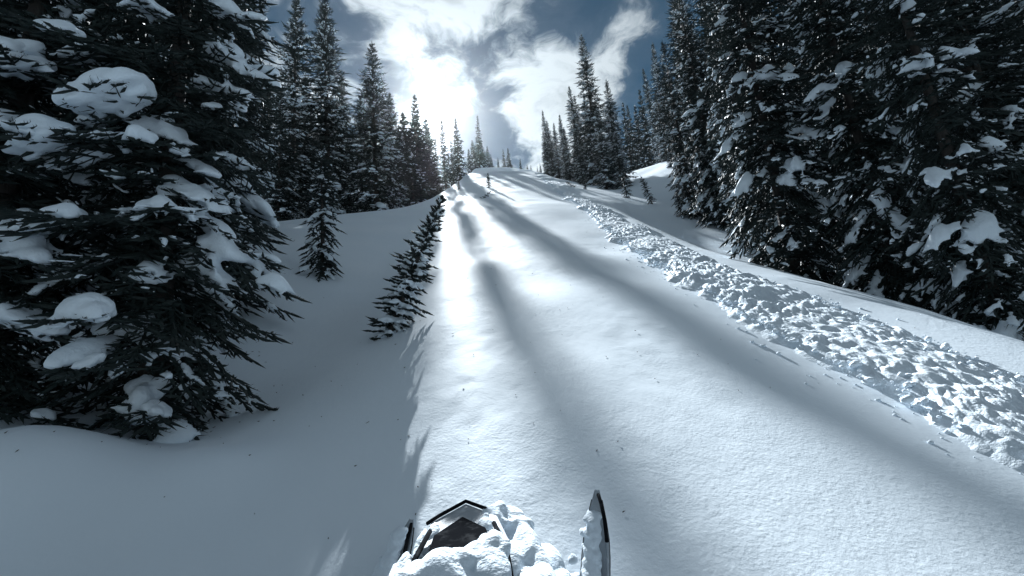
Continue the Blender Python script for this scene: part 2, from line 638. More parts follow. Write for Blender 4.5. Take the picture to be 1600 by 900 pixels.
def gen_tree(seed, H, R, sp, tr, nk, nl, whorl=0.3, per=6, low=0.03, expo=0.8, droop=0.5, load_p=0.3, pillow=0.6,
             twig_snow=0.7, wf=0.42, bare=0.0, frond=1.0, tmpl=(None, None), vox=None, big=0.0, ztop=None, e_low=-0.25,
             trunk_r=None, curve=0.0, gaps=0.0, face=None, forced=()):
    """returns dict of (V,T): trunk, crown, snow and a list of big snow clumps"""
    rs = np.random.RandomState(seed)
    tb, td, tl, ts = [], [], [], []          # twigs
    sC, sA, sB, sN, sa, sb, sc = [], [], [], [], [], [], []
    kC, kA, kB, kN, ka, kb, kc = [], [], [], [], [], [], []
    clumps = []
    z = H * low
    phase = rs.rand() * 6.28
    bend = lambda q: np.array([curve * H * (q / H) ** 1.6, 0, 0])
    todo = list(forced)
    while z < H * 0.985 or todo:
        fb = None
        if todo:
            fb = todo.pop()
        t = z / H
        n = per + rs.randint(-1, 2) if fb is None else 1
        if t > 0.8:
            n = max(3, n - 2)
        gap = gaps > 0 and rs.rand() < gaps
        for b in range(n):
            if gap and rs.rand() < 0.7:
                continue
            zb = z + (rs.rand() - 0.5) * whorl * 0.9
            tt_ = min(max(zb / H, 0), 0.995)
            az = phase + b * 6.283 / n + rs.randn() * 0.28
            prof = (1 - tt_) ** expo * (0.55 + 0.45 * min(1, tt_ / 0.10)) if bare == 0 else (1 - tt_) ** expo
            L = R * prof * (0.62 + 0.55 * rs.rand()) + 0.05 * R
            if rs.rand() < 0.08:
                L *= 1.25
            if bare and tt_ < bare and rs.rand() < 0.75:
                L *= 0.35
            e0 = e_low + (0.75 - e_low) * tt_ ** 2.2 + rs.randn() * 0.10
            dr = droop * (1 - tt_) ** 0.6 * (0.7 + 0.6 * rs.rand())
            if fb is not None:
                az = math.atan2(fb[1], fb[0])
                L = math.hypot(fb[0], fb[1]) / 0.72
                zb, tt_, e0, dr = fb[2] + 0.15 * L, 0.3, -0.08, 0.42
            ca, sa_ = math.cos(az), math.sin(az)
            hd = np.array([ca, sa_, 0.0])
            org = np.array([0, 0, zb]) + bend(zb)
            bow = rs.randn() * 0.10

            def pt(s):
                zz_ = math.sin(e0) * s - dr * s * s * 0.8 + dr * 0.38 * s ** 4
                return (org + hd * (L * s * math.cos(e0) * (1 - 0.12 * dr * s)) + np.array([-sa_, ca, 0]) * (bow * L * s * s)
                        + np.array([0, 0, L * zz_]))
            rf = min(1.0, 0.42 + 0.9 * L / R)          # short top boughs carry finer twigs
            load = rs.rand() < load_p * (1.25 - 0.7 * tt_)
            tsn = (twig_snow if load else twig_snow * 0.06)
            m = max(4, int(L / sp))
            ss_ = np.linspace(0.10 if frond > 0 else 0.3, 1.0, m)
            P = np.array([pt(s) for s in ss_])
            Tn = unit(np.gradient(P, axis=0))
            Sd = unit(np.cross(Tn, [0, 0, 1.0]))
            Up = np.cross(Sd, Tn)
            roll = rs.randn() * 0.18
            Sd, Up = Sd * math.cos(roll) + Up * math.sin(roll), Up * math.cos(roll) - Sd * math.sin(roll)
            # axis dressed with short segments
            seg = L / m * 1.7
            for i in range(m):
                tb.append(P[i]); td.append(Tn[i]); tl.append(seg * (1.2 if i == m - 1 else 1)); ts.append(1.1 * rf)
                for sg in (-1, 1):
                    s = ss_[i]
                    ln = wf * L * (1 - s) ** 0.55 * min(1, 0.25 + s * 3.2) * (0.65 + 0.6 * rs.rand()) + min(sp * 0.8, 0.3 * L)
                    if rs.rand() < 0.07:
                        continue
                    a = 0.85 + rs.randn() * 0.16
                    dv = unit(Tn[i] * math.cos(a) + Sd[i] * sg * math.sin(a) + Up[i] * (rs.randn() * 0.13 - 0.10))
                    # long side twigs carry twigs of their own
                    tb.append(P[i]); td.append(dv); tl.append(ln); ts.append(rf * (1.0 if ln < 2.5 * sp else 0.55))
                    q = int(ln / (sp * 1.25))
                    sb_ = np.cross(Up[i], dv)
                    for j in range(1, q):
                        f = j / q
                        for s2 in (-1, 1):
                            l2 = (ln * (1 - f) * 0.38 + sp * 0.62) * (0.7 + 0.5 * rs.rand())
                            a2 = 0.8 + rs.randn() * 0.15
                            dv2 = unit(dv * math.cos(a2) + sb_ * s2 * math.sin(a2) + Up[i] * (rs.randn() * 0.15 - 0.08))
                            tb.append(P[i] + dv * ln * f); td.append(dv2); tl.append(l2); ts.append(rf)
                            if rs.rand() < tsn * min(1, 0.2 + s):
                                kC.append(P[i] + dv * ln * f + dv2 * l2 * 0.55); kA.append(dv2); ka.append(l2 * 0.42)
                    if rs.rand() < tsn * min(1, 0.2 + s):
                        kC.append(P[i] + dv * ln * 0.6); kA.append(dv); ka.append(ln * 0.36)
            # snow lying along the bough
            if load and rs.rand() < pillow:
                nb = 1 + int(rs.rand() * 3.2)
                for _ in range(nb):
                    i = int((0.30 + 0.68 * rs.rand()) * (m - 1))
                    wdt = wf * L * (1 - ss_[i]) ** 0.7 * 0.62 + 0.10 * L ** 0.5 * 0.6
                    la = (0.10 + 0.13 * rs.rand()) * L + 0.03
                    hh = min(wdt, la) * (0.45 + 0.35 * rs.rand())
                    sC.append(P[i] + np.array([0, 0, hh * 0.25 + tr])); sA.append(Tn[i]); sB.append(Sd[i]); sN.append(Up[i])
                    sa.append(la); sb.append(wdt * (0.5 + 0.4 * rs.rand())); sc.append(hh)
            if fb is not None:
                i = int(0.72 * (m - 1))
                la = fb[3]
                clumps.append((P[i] + np.array([0, 0, la * 0.20]), Tn[i], Sd[i], np.array([0, 0, 1.0]), la, la * fb[4], la * fb[5] * 1.15))
            elif big > 0 and rs.rand() < big * (1.2 - tt_) and (face is None or math.cos(az - face) > -0.1) and (ztop is None or zb < ztop):
                i = int((0.55 + 0.3 * rs.rand()) * (m - 1))
                la = L * (0.20 + 0.14 * rs.rand())
                clumps.append((P[i] + np.array([0, 0, la * 0.12]), Tn[i], Sd[i], np.array([0, 0, 1.0]), la,
                               la * (0.75 + 0.4 * rs.rand()), la * (0.55 + 0.25 * rs.rand())))
        if fb is not None:
            continue
        z += whorl * (0.75 + 0.5 * rs.rand()) * (0.55 + 0.65 * (1 - t))
        phase += 1.1 + rs.rand()
    # leader
    for q in np.linspace(0.95, 1.0, 4):
        tb.append(np.array([0, 0, H * q * 0.995]) + bend(H * q)); td.append(np.array([0, 0, 1.0])); tl.append(H * 0.022); ts.append(1.0)
    tb, td, tl, ts = map(np.array, (tb, td, tl, ts))
    tl = np.maximum(tl, tr * 2.5)
    rr = np.minimum(tr * ts * (0.8 + 0.4 * rs.rand(len(tb))), tl * 0.4)
    parts = [spindles(tb, td, tl, rr, rs)]
    if nk:
        parts.append(needles(tb, td, tl, nk, nl, max(0.006, nl * 0.22), rs))
    crown = merge(parts)
    sparts = []
    t1, t2 = tmpl
    if sC:
        sparts.append(blobs(t1, np.array(sC), np.array(sA), np.array(sB), np.array(sN), np.array(sa), np.array(sb),
                            np.array(sc), 0.20, rs, 0.45))
    if kC:
        kC, kA, ka = np.array(kC), np.array(kA), np.array(ka)
        n = len(kC)
        Sd = unit(np.cross(kA, [0, 0, 1.0]) + 1e-4)
        Un = np.cross(Sd, kA)
        wk = np.minimum(tr * (1.3 + 1.9 * rs.rand(n) ** 2), ka * 0.9)
        hk = wk * (0.55 + 0.5 * rs.rand(n))
        kC = kC + Un * (tr * 0.75)[:, None] if np.ndim(tr) else kC + Un * tr * 0.75
        sparts.append(blobs(t2, kC, kA, Sd, Un, ka * (0.8 + 0.4 * rs.rand(n)), wk, hk, 0.22, rs, 0.4))
    snow_mesh = merge(sparts) if sparts else None
    TRIS.append((seed, len(crown[1]), 0 if snow_mesh is None else len(snow_mesh[1])))
    if vox and snow_mesh is not None:
        snow_mesh = remesh(snow_mesh[0], snow_mesh[1], vox)
    r0 = trunk_r or (0.011 * H + 0.02)
    qs = np.linspace(-0.06, 1, 12)
    path = [np.array([0, 0, q * H]) + (bend(q * H) if q > 0 else 0) for q in qs]
    trunk = tube(path, [max(0.008, r0 * (1 - max(q, 0)) ** 0.9 * (1.25 if q <= 0 else 1)) for q in qs])
    return dict(trunk=trunk, crown=crown, snow=snow_mesh, clumps=clumps, H=H)


def clump_mesh(c, rs, vox):
    """one pillow of snow: a few merged lumps with a sagging lower edge and drips"""
    C0, A, B, N, la, lb, lc = c
    n = 9
    off = rs.randn(n, 3) * np.array([0.42, 0.42, 0.10])
    off[0] = 0
    sc_ = np.concatenate([[1.0], 0.35 + 0.35 * rs.rand(n - 1)])
    ang = rs.rand(5) * 6.28
    C = C0 + off[:, :1] * A * la + off[:, 1:2] * B * lb + off[:, 2:] * N * lc
    drip = np.stack([C0 + A * la * math.cos(a) * 0.85 + B * lb * math.sin(a) * 0.85 - np.array([0, 0, lc * (0.25 + 0.3 * rs.rand())])
                     for a in ang])
    C = np.concatenate([C, drip])
    k = len(C)
    s = np.concatenate([sc_, 0.20 + 0.15 * rs.rand(5)])
    A_ = np.tile(A, (k, 1)); B_ = np.tile(B, (k, 1)); N_ = np.tile(N, (k, 1))
    V, T = blobs(ICO2, C, A_, B_, N_, la * s, lb * s, lc * s * 1.05, 0.12, rs, 0.5)
    V, T = remesh(V, T, vox, 3)
    cen = V.mean(0)
    V = V + 0.02 * la * np.sin((V - cen) * (9 / la))[:, [1, 2, 0]]
    return V, T


TRIS = []


def make_tree(name, g, needle, parent_scale=1.0):
    root = link(name, None)
    link('trunk', fast_mesh('trunk', *g['trunk'], MAT['bark'], True), root)
    cr = link('crown', fast_mesh('crown', *g['crown'], MAT[needle], False), root)
    if g['snow'] is not None:
        s = link('snow_load', fast_mesh('snow_load', *g['snow'], MAT['tree_snow'], True), cr)
        tag(s, kind='stuff')
    rs = np.random.RandomState(3)
    for c in g['clumps']:
        V, T = clump_mesh(c, rs, max(0.012, c[4] * 0.07))
        link('snow_clump', fast_mesh('snow_clump', V, T, MAT['tree_snow'], True), cr)
    root['height'] = g['H']
    return root


def copy_tree(root):
    c = root.copy()
    COL.objects.link(c)
    for ch in list(root.children):
        a = ch.copy()
        COL.objects.link(a)
        a.parent = c
        for gch in list(ch.children):
            b = gch.copy()
            COL.objects.link(b)
            b.parent = a
    return c


PROTO = {}
USED = set()


def plant(kind, x, y, H, label, category, group=None, rot=None, wide=1.0, lean=(0, 0), sink=0.1):
    src = PROTO[kind]
    o = copy_tree(src) if kind in USED else src
    USED.add(kind)
    k = H / src['height']
    o.location = (x, y, gz(x, y) - sink)
    o.scale = (k * wide, k * wide, k)
    rz = rot if rot is not None else random.random() * 6.28
    o.rotation_euler = (rad(lean[1]), rad(lean[0]), rz)
    if lean != (0, 0):
        q = Matrix.Rotation(rad(lean[0]), 3, 'Y') @ Matrix.Rotation(rad(lean[1]), 3, 'X') @ Matrix.Rotation(rz, 3, 'Z')
        o.rotation_euler = q.to_euler()
    tag(o, label, category, group)
    return o


random.seed(4)
ORD = ['first', 'second', 'third', 'fourth', 'fifth', 'sixth', 'seventh', 'eighth', 'ninth', 'tenth', 'eleventh',
       'twelfth', 'thirteenth', 'fourteenth', 'fifteenth', 'sixteenth', 'seventeenth', 'eighteenth']
# rows of trees, each listed from left to right as they stand: kind, x, y, height, width factor
ROWS = [
    ('tall spruces behind the left snow shoulder',
     'tall snow dusted spruce behind the left snow shoulder, {} from the left', [
        ('midA', -17.3, 29.0, 16.9, 1.00),
        ('midB', -18.8, 33.0, 18.0, 0.90),
        ('midC', -18.1, 34.0, 14.9, 1.10),
        ('midB', -13.4, 26.5, 9.6, 1.15),
        ('midC', -13.4, 28.0, 17.1, 1.00),
        ('midA', -15.3, 34.0, 13.4, 1.10),
        ('midA', -11.4, 29.0, 18.0, 1.05),
        ('midB', -12.9, 36.0, 14.5, 0.90),
        ('midC', -11.3, 33.0, 7.7, 0.90),
        ('midA', -10.5, 33.0, 10.9, 1.00),
        ('midB', -8.3, 29.0, 13.4, 1.20),
        ('midC', -8.1, 33.0, 10.7, 1.10),
    ]),
    ('backlit spruces along the left ridge',
     'slim backlit spruce on the left ridge under the sun, {} from the left', [
        ('farA', -10.2, 44.0, 10.3, 1.40),
        ('farA', -8.2, 38.0, 10.1, 1.50),
        ('farA', -7.5, 37.0, 8.2, 1.50),
        ('farB', -8.3, 43.0, 13.4, 1.10),
        ('farC', -8.4, 45.0, 11.6, 1.80),
        ('farA', -8.1, 48.0, 11.7, 1.40),
        ('farC', -7.2, 44.0, 10.0, 1.10),
        ('farB', -7.8, 52.0, 9.5, 0.80),
        ('farA', -7.0, 55.0, 12.3, 0.72),
        ('farC', -7.5, 62.0, 8.3, 0.90),
        ('farB', -7.0, 64.0, 10.2, 0.90),
        ('farB', -7.1, 70.0, 9.6, 1.00),
        ('farA', -6.6, 66.0, 10.4, 0.70),
        ('farC', -5.0, 53.0, 8.8, 1.00),
    ]),
    ('spruces in the clump on the crest',
     'dark spruce in the small clump on the crest, {} from the left', [
        ('farC', -5.0, 71.0, 5.5, 1.50),
        ('farB', -4.5, 74.0, 5.7, 1.50),
        ('farA', -3.7, 76.0, 10.5, 0.80),
        ('farB', -3.9, 84.0, 6.9, 1.00),
        ('farC', -3.3, 80.0, 5.6, 1.50),
        ('farA', -2.5, 84.0, 5.3, 1.40),
        ('farB', -1.8, 84.0, 3.6, 1.10),
    ]),
    ('tiny far spruces on the skyline',
     'tiny spruce on the skyline right of the crest clump, {} from the left', [
        ('farA', -0.6, 86.0, 3.1, 1.00),
        ('farB', 0.6, 88.0, 5.3, 1.00),
        ('farC', 1.6, 90.0, 6.0, 1.10),
        ('farA', 2.0, 90.0, 3.4, 1.00),
        ('farB', 3.8, 88.0, 3.8, 1.00),
        ('farC', 5.0, 86.0, 2.3, 1.00),
        ('farA', 5.7, 86.0, 2.2, 1.00),
        ('farB', 6.8, 84.0, 2.0, 1.00),
        ('farC', 7.4, 84.0, 2.8, 1.00),
        ('farA', 7.7, 80.0, 1.6, 1.00),
    ]),
    ('spruces in the island of trees right of the crest',
     'dark spruce in the tree island right of the debris top, {} from the left', [
        ('midB', 5.0, 49.0, 5.6, 0.80),
        ('midA', 5.7, 52.0, 8.7, 0.80),
        ('midB', 5.8, 50.0, 7.3, 0.90),
        ('midC', 6.3, 49.0, 7.0, 0.90),
        ('midA', 6.7, 46.0, 7.8, 0.90),
        ('midC', 6.5, 43.0, 5.8, 1.10),
        ('midC', 7.7, 44.0, 10.9, 0.90),
        ('midB', 7.8, 42.0, 9.6, 0.90),
        ('midA', 7.0, 39.0, 4.7, 1.20),
        ('midA', 8.4, 38.0, 15.0, 0.95),
        ('midC', 8.9, 43.0, 9.6, 1.00),
        ('midC', 7.6, 33.0, 7.1, 1.10),
        ('midB', 9.1, 35.0, 9.6, 1.00),
        ('midA', 8.8, 33.0, 5.6, 1.10),
    ]),
    ('spruces on the high bank behind the island',
     'spruce on the high snowy bank right of the tree island, {} from the left', [
        ('farB', 17.0, 58.0, 11.3, 0.90),
        ('farC', 18.4, 60.0, 11.0, 0.90),
        ('farA', 19.1, 60.0, 10.6, 1.00),
        ('farB', 18.9, 56.0, 11.7, 1.00),
        ('midC', 17.3, 48.0, 12.2, 0.80),
        ('midA', 16.8, 44.0, 13.6, 0.90),
        ('midB', 15.0, 40.0, 7.4, 1.00),
        ('midB', 17.6, 44.0, 11.2, 0.90),
        ('midC', 12.7, 33.0, 3.3, 1.20),
        ('midC', 17.3, 42.0, 9.6, 0.90),
        ('midA', 20.1, 46.0, 12.2, 0.70),
        ('midB', 14.6, 34.0, 5.4, 1.00),
        ('midA', 18.6, 40.0, 12.3, 0.70),
    ]),
    ('big spruces in the front row of the right wood',
     'large snowy spruce in the front row of the right wood, {} treetop from the left', [
        ('rightC', 8.5, 20.7, 9.5, 0.85),
        ('rightB', 8.8, 18.5, 11.5, 0.90),
        ('rightA', 4.8, 8.0, 9.5, 0.78),
        ('rightC', 7.7, 14.0, 10.5, 0.85),
        ('rightB', 5.5, 6.8, 9.0, 0.75),
        ('rightC', 8.0, 10.8, 9.5, 0.75),
        ('rightA', 8.0, 8.9, 9.0, 0.72),
        ('rightC', 5.5, 5.5, 8.5, 0.75),
        ('rightA', 8.1, 7.3, 8.5, 0.90),
    ]),
    ('spruces deep in the right wood',
     'dark spruce in deep shade inside the right wood, {} treetop from the left', [
        ('rightB', 14.5, 31.0, 14.0, 0.90),
        ('rightB', 12.2, 26.0, 13.0, 0.90),
        ('rightA', 10.3, 18.5, 13.0, 1.00),
        ('rightB', 12.6, 21.5, 14.0, 1.00),
        ('rightC', 15.2, 26.0, 15.0, 1.00),
        ('rightC', 9.0, 14.0, 12.0, 1.00),
        ('rightC', 13.0, 17.0, 14.0, 1.00),
        ('rightA', 8.6, 10.6, 11.0, 1.00),
        ('rightA', 22.0, 27.0, 15.0, 1.00),
        ('rightC', 7.3, 8.9, 8.0, 0.90),
        ('rightA', 16.5, 19.0, 14.0, 1.00),
        ('rightA', 11.8, 13.0, 13.0, 1.00),
        ('rightA', 19.0, 22.0, 14.0, 1.00),
        ('rightC', 15.5, 14.0, 13.0, 1.00),
        ('rightB', 10.6, 9.6, 10.0, 1.00),
        ('rightB', 18.5, 16.5, 13.0, 1.00),
        ('rightB', 13.5, 10.5, 11.0, 1.00),
    ]),
    ('dark spruces filling the left wood',
     'dark spruce behind the near left trees, {} treetop from the left', [
        ('rightC', -8.2, 7.2, 10.0, 1.00),
        ('rightB', -10.2, 10.5, 11.0, 1.00),
        ('rightA', -12.5, 14.0, 12.0, 1.00),
        ('rightB', -6.6, 8.6, 10.0, 1.00),
        ('rightA', -14.5, 22.0, 12.0, 1.00),
        ('rightC', -9.6, 14.5, 12.0, 1.00),
        ('rightA', -7.6, 11.5, 11.0, 1.00),
        ('rightB', -12.2, 19.0, 12.0, 1.00),
    ]),
]

# prototypes of the woods -------------------------------------------------
FAR = dict(sp=0.30, tr=0.052, nk=0, nl=0, whorl=0.34, per=6, tmpl=(ICO0, ICO0), twig_snow=0.5, load_p=0.25, pillow=0.5)
MID = dict(sp=0.19, tr=0.034, nk=3, nl=0.08, whorl=0.28, per=6, tmpl=(ICO1, ICO0), twig_snow=0.7, load_p=0.27, pillow=0.7)
RIGHT = dict(sp=0.11, tr=0.019, nk=6, nl=0.038, whorl=0.22, per=7, tmpl=(ICO1, ICO1), twig_snow=0.50, load_p=0.62, pillow=0.28, vox=0.039)
PROTO['farA'] = make_tree('spruce_tree', gen_tree(101, 10, 1.15, **FAR), 'needles_far')
PROTO['farB'] = make_tree('spruce_tree', gen_tree(102, 10, 1.0, gaps=0.12, **FAR), 'needles_far')
PROTO['farC'] = make_tree('spruce_tree', gen_tree(103, 10, 1.3, expo=0.95, **FAR), 'needles_far')
PROTO['midA'] = make_tree('spruce_tree', gen_tree(111, 14, 1.75, expo=0.85, gaps=0.06, **MID), 'needles_mid')
PROTO['midB'] = make_tree('spruce_tree', gen_tree(112, 14, 2.0, expo=0.9, **MID), 'needles_mid')
PROTO['midC'] = make_tree('spruce_tree', gen_tree(113, 14, 1.55, expo=0.75, gaps=0.10, **MID), 'needles_mid')
PROTO['rightA'] = make_tree('spruce_tree', gen_tree(121, 10, 1.6, expo=0.62, droop=0.65, e_low=-0.35, **RIGHT), 'needles_near')
PROTO['rightB'] = make_tree('spruce_tree', gen_tree(122, 10, 1.45, expo=0.6, droop=0.7, e_low=-0.4, **RIGHT), 'needles_near')
PROTO['rightC'] = make_tree('spruce_tree', gen_tree(123, 10, 1.35, expo=0.66, droop=0.75, e_low=-0.4, gaps=0.08, **RIGHT), 'needles_near')

for grp, text, row in ROWS:
    for i, (kind, x, y, h, wd) in enumerate(row):
        plant(kind, x, y, h, text.format(ORD[i]), 'tree', grp, wide=wd * random.uniform(0.93, 1.07),
              lean=(random.uniform(-1.2, 1.2), random.uniform(-1.2, 1.2)),
              rot=(random.uniform(-0.5, 0.5) if kind.startswith('right') else None), sink=0.15)

# big trees close by on the left -----------------------------------------
NEAR = dict(sp=0.080, tr=0.0135, nk=5, nl=0.028, whorl=0.17, per=7, tmpl=(ICO2, ICO1), twig_snow=0.50, load_p=0.42, pillow=0.45,
            droop=0.65, e_low=-0.30)
# boughs that carry the large pillows: where the pillow sits from the foot of the tree, its size, width and height ratios
PILLOWS_A = [(0.2, -0.79, 2.58, 0.252, 0.9, 0.62), (-0.14, -0.98, 2.2, 0.189, 0.95, 0.7), (0.16, -0.82, 0.92, 0.164, 0.95, 0.7), (0.31, -0.64, 1.75, 0.144, 0.8, 0.5), (-0.0, -1.0, 1.6, 0.111, 0.9, 0.5), (0.36, -0.48, 0.24, 0.082, 0.9, 0.7), (0.17, -0.87, 0.59, 0.083, 0.8, 0.6), (0.43, -0.3, 1.96, 0.085, 0.8, 0.5), (-0.19, -1.01, 3.07, 0.132, 0.8, 0.5), (0.47, -0.15, 2.87, 0.092, 0.8, 0.5)]
PILLOWS_C = [(0.44, -0.55, 2.67, 0.242, 0.9, 0.6), (0.68, -0.44, 2.58, 0.186, 0.8, 0.5), (0.71, -0.41, 0.55, 0.202, 0.9, 0.6), (0.48, -0.51, 2.15, 0.158, 0.9, 0.5), (0.59, -0.39, 1.77, 0.1, 0.9, 0.5), (0.85, -0.25, -0.07, 0.074, 0.9, 0.6)]
PROTO['nearA'] = make_tree('spruce_tree', gen_tree(131, 8.5, 0.98, expo=0.35, vox=0.034, low=0.02, forced=PILLOWS_A, **NEAR), 'needles_near')
PROTO['nearB'] = make_tree('spruce_tree', gen_tree(132, 9.5, 1.2, expo=0.62, big=0.012, face=-1.0, ztop=6.0, vox=0.036, low=0.02, **dict(NEAR, sp=0.098, tr=0.016, nk=6, nl=0.034, whorl=0.2)), 'needles_near')
PROTO['nearC'] = make_tree('spruce_tree', gen_tree(133, 8.0, 1.15, expo=0.5, vox=0.036, low=0.02, forced=PILLOWS_C, **NEAR), 'needles_near')
plant('nearA', -3.0, 3.95, 8.5, 'huge dark spruce with thick snow pillows, nearest on the left above the mound', 'tree', rot=0.0)
plant('nearB', -4.3, 6.35, 9.5, 'dark spruce right behind the nearest left one, its boughs reaching toward the slope', 'tree', rot=0.0)
plant('nearC', -4.25, 3.75, 8.0, 'snow heaped spruce cut by the left edge of the picture', 'tree', rot=0.0)

# young trees --------------------------------------------------------------
SAP = dict(sp=0.055, tr=0.015, nk=8, nl=0.022, whorl=0.085, per=6, tmpl=(ICO2, ICO1), vox=0.016)
PROTO['leaning'] = make_tree('spruce_sapling', gen_tree(141, 2.1, 0.28, expo=0.62, droop=0.45, e_low=-0.08, load_p=0.9, pillow=0.95,
                             twig_snow=0.6, wf=0.34, curve=0.05, low=0.02, **SAP), 'needles_near')
plant('leaning', -1.55, 5.75, 2.0, 'young spruce leaning right, alone in the middle of the slope', 'tree', rot=0.0, lean=(19, -4))
PROTO['young'] = make_tree('spruce_sapling', gen_tree(142, 3.2, 0.46, expo=0.45, droop=0.8, e_low=-0.5, load_p=0.5, pillow=0.6,
                           twig_snow=0.6, gaps=0.06, low=0.02, **dict(SAP, sp=0.075, whorl=0.13, vox=0.016)), 'needles_near')
plant('young', -3.69, 9.1, 3.0, 'slender drooping young spruce standing in its snow well left of the leaning one', 'tree', rot=1.2, lean=(-1, 0))
SML = dict(sp=0.10, tr=0.022, nk=3, nl=0.05, whorl=0.16, per=5, tmpl=(ICO1, ICO0), load_p=0.4, pillow=0.5, twig_snow=0.5)
PROTO['smallA'] = make_tree('spruce_sapling', gen_tree(151, 2.5, 0.5, expo=0.85, **SML), 'needles_mid')
PROTO['smallB'] = make_tree('spruce_sapling', gen_tree(152, 2.5, 0.4, expo=0.6, droop=0.8, gaps=0.15, **SML), 'needles_mid')
for kind, x, y, h, wd, ln, text in [
        ('smallA', -1.06, 33.1, 1.25, 1.1, (0, 0), 'small dark spruce alone on the bright slope below the crest clump'),
        ('smallA', -3.25, 32.5, 0.8, 1.0, (2, 0), 'tiny spruce on the sunlit slope left of the small lone one'),
        ('smallB', -4.1, 40.0, 1.5, 1.0, (0, 0), 'little spruce at the left ridge edge above the tiny slope one'),
        ('smallA', 7.14, 26.2, 2.0, 0.9, (-2, 0), 'young spruce at the right foot of the tree island'),
        ('smallB', 7.71, 23.6, 1.75, 1.0, (-14, 0), 'thin bent young spruce in the shade below the high bank'),
        ('smallB', 5.5, 30.0, 1.1, 1.0, (0, 0), 'short young spruce before the left foot of the tree island'),
        ('smallA', 8.0, 20.8, 1.4, 1.0, (0, 0), 'young spruce in front of the first tall tree of the right wood'),
        ('smallB', 5.1, 31.5, 0.9, 1.3, (-50, 0), 'bent over seedling half buried beside the tree island')]:
    plant(kind, x, y, h, text, 'tree', 'young spruces scattered on the slope', wide=wd, lean=ln, sink=0.05)


# ------------------------------------------------------------------ snowmobile under the rider's view
def plastic(name, col, rough=0.35, dirt=0.35, spec=0.2):
    m, t = material(name)
    p = t.n('ShaderNodeTexCoord').outputs['Object']
    f = t.m('MULTIPLY', t.ss(t.noise(p, 28.0, 5.0, 0.65), 0.50, 0.72), dirt)
    c = t.mix(f, c4(*col), c4(0.80, 0.84, 0.88))
    r = t.m('ADD', t.m('MULTIPLY', t.noise(p, 60.0, 3.0, 0.6), 0.25), rough - 0.1)
    finish(t, principled(t, c, r, spec, 0.0, bump(t, t.noise(p, 90.0, 3.0, 0.6), 0.2, 0.002)))
    return m


MAT['hood'] = plastic('sled_grey_plastic', (0.36, 0.40, 0.44), 0.6, 0.35)
MAT['black'] = plastic('sled_black_plastic', (0.010, 0.011, 0.013), 0.75, 0.03, 0.0)
MAT['ski'] = plastic('sled_ski_plastic', (0.40, 0.44, 0.48), 0.6, 0.30, 0.1)
MAT['rubber'] = plastic('sled_rubber', (0.02, 0.02, 0.02), 0.7, 0.25)
MAT['metal'] = plastic('sled_metal', (0.10, 0.10, 0.11), 0.35, 0.1)

SLOPE_A = math.atan(0.47)
sled = link('snowmobile', None)
sled.location = (-0.19, 1.2, gz(-0.19, 1.2))
sled.rotation_euler = (SLOPE_A, 0, 0)
tag(sled, 'snowmobile nose with dark pointed panel and two skis, caked in snow, at the bottom', 'snowmobile')


def quads_obj(name, rings, mat, parent, close=False, caps=True, smooth=False, bevel=0.0):
    """skin consecutive rings of points"""
    n = len(rings[0])
    V = [p for r in rings for p in r]
    F = []
    for i in range(len(rings) - 1):
        for k in range(n if close else n - 1):
            j = (k + 1) % n
            F.append((i * n + k, i * n + j, (i + 1) * n + j, (i + 1) * n + k))
    if caps and close:
        F.append(tuple(range(n - 1, -1, -1)))
        F.append(tuple(range((len(rings) - 1) * n, len(rings) * n)))
    me = bpy.data.meshes.new(name)
    me.from_pydata([tuple(v) for v in V], [], F)
    bm = bmesh.new()
    bm.from_mesh(me)
    bmesh.ops.recalc_face_normals(bm, faces=bm.faces)
    bm.to_mesh(me)
    bm.free()
    if smooth:
        for p in me.polygons:
            p.use_smooth = True
    me.materials.append(MAT[mat])
    o = link(name, me, parent)
    if bevel:
        b = o.modifiers.new('bevel', 'BEVEL')
        b.width = bevel
        b.segments = 2
        b.limit_method = 'ANGLE'
    return o


def rod(name, pts, r, mat, parent, sides=8):
    pts = [Vector(p) for p in pts]
    rings = []
    for i, p in enumerate(pts):
        a = pts[max(0, i - 1)]
        b = pts[min(len(pts) - 1, i + 1)]
        t = (b - a).normalized()
        u = t.cross(Vector((0.3, 0.2, 0.93))).normalized()
        v = t.cross(u)
        rings.append([p + (u * math.cos(6.2832 * k / sides) + v * math.sin(6.2832 * k / sides)) * r for k in range(sides)])
    return quads_obj(name, rings, mat, parent, close=True, smooth=True)


def axis_x(y):
    return 0.012 + (0.55 - y) * 0.10


def hood_ring(y, hw, top):
    cx = axis_x(y)
    prof = [(-1.75, -0.42), (-1.45, -0.22), (-1.0, -0.085), (-0.62, -0.03), (0, 0.0), (0.62, -0.03), (1.0, -0.085), (1.45, -0.22), (1.75, -0.42)]
    return [(cx + a * hw, y + 0.10 * b, max(0.22, top + b * (hw / 0.14) ** 0.5)) for a, b in prof]


HOOD = [(0.66, 0.035, 0.585), (0.615, 0.070, 0.655), (0.52, 0.105, 0.715), (0.40, 0.125, 0.745), (0.28, 0.14, 0.775), (0.10, 0.165, 0.81),
        (-0.12, 0.19, 0.83), (-0.30, 0.20, 0.80)]
quads_obj('hood', [hood_ring(*h) for h in HOOD], 'hood', sled, smooth=False, bevel=0.006)
# grey brow plate and the dark pointed panel over it
def plate(name, pts, thick, mat, parent, bevel=0.003):
    top = [Vector(p) for p in pts]
    low = [p - Vector((0, 0, thick)) for p in top]
    return quads_obj(name, [low, top], mat, parent, close=True, bevel=bevel)


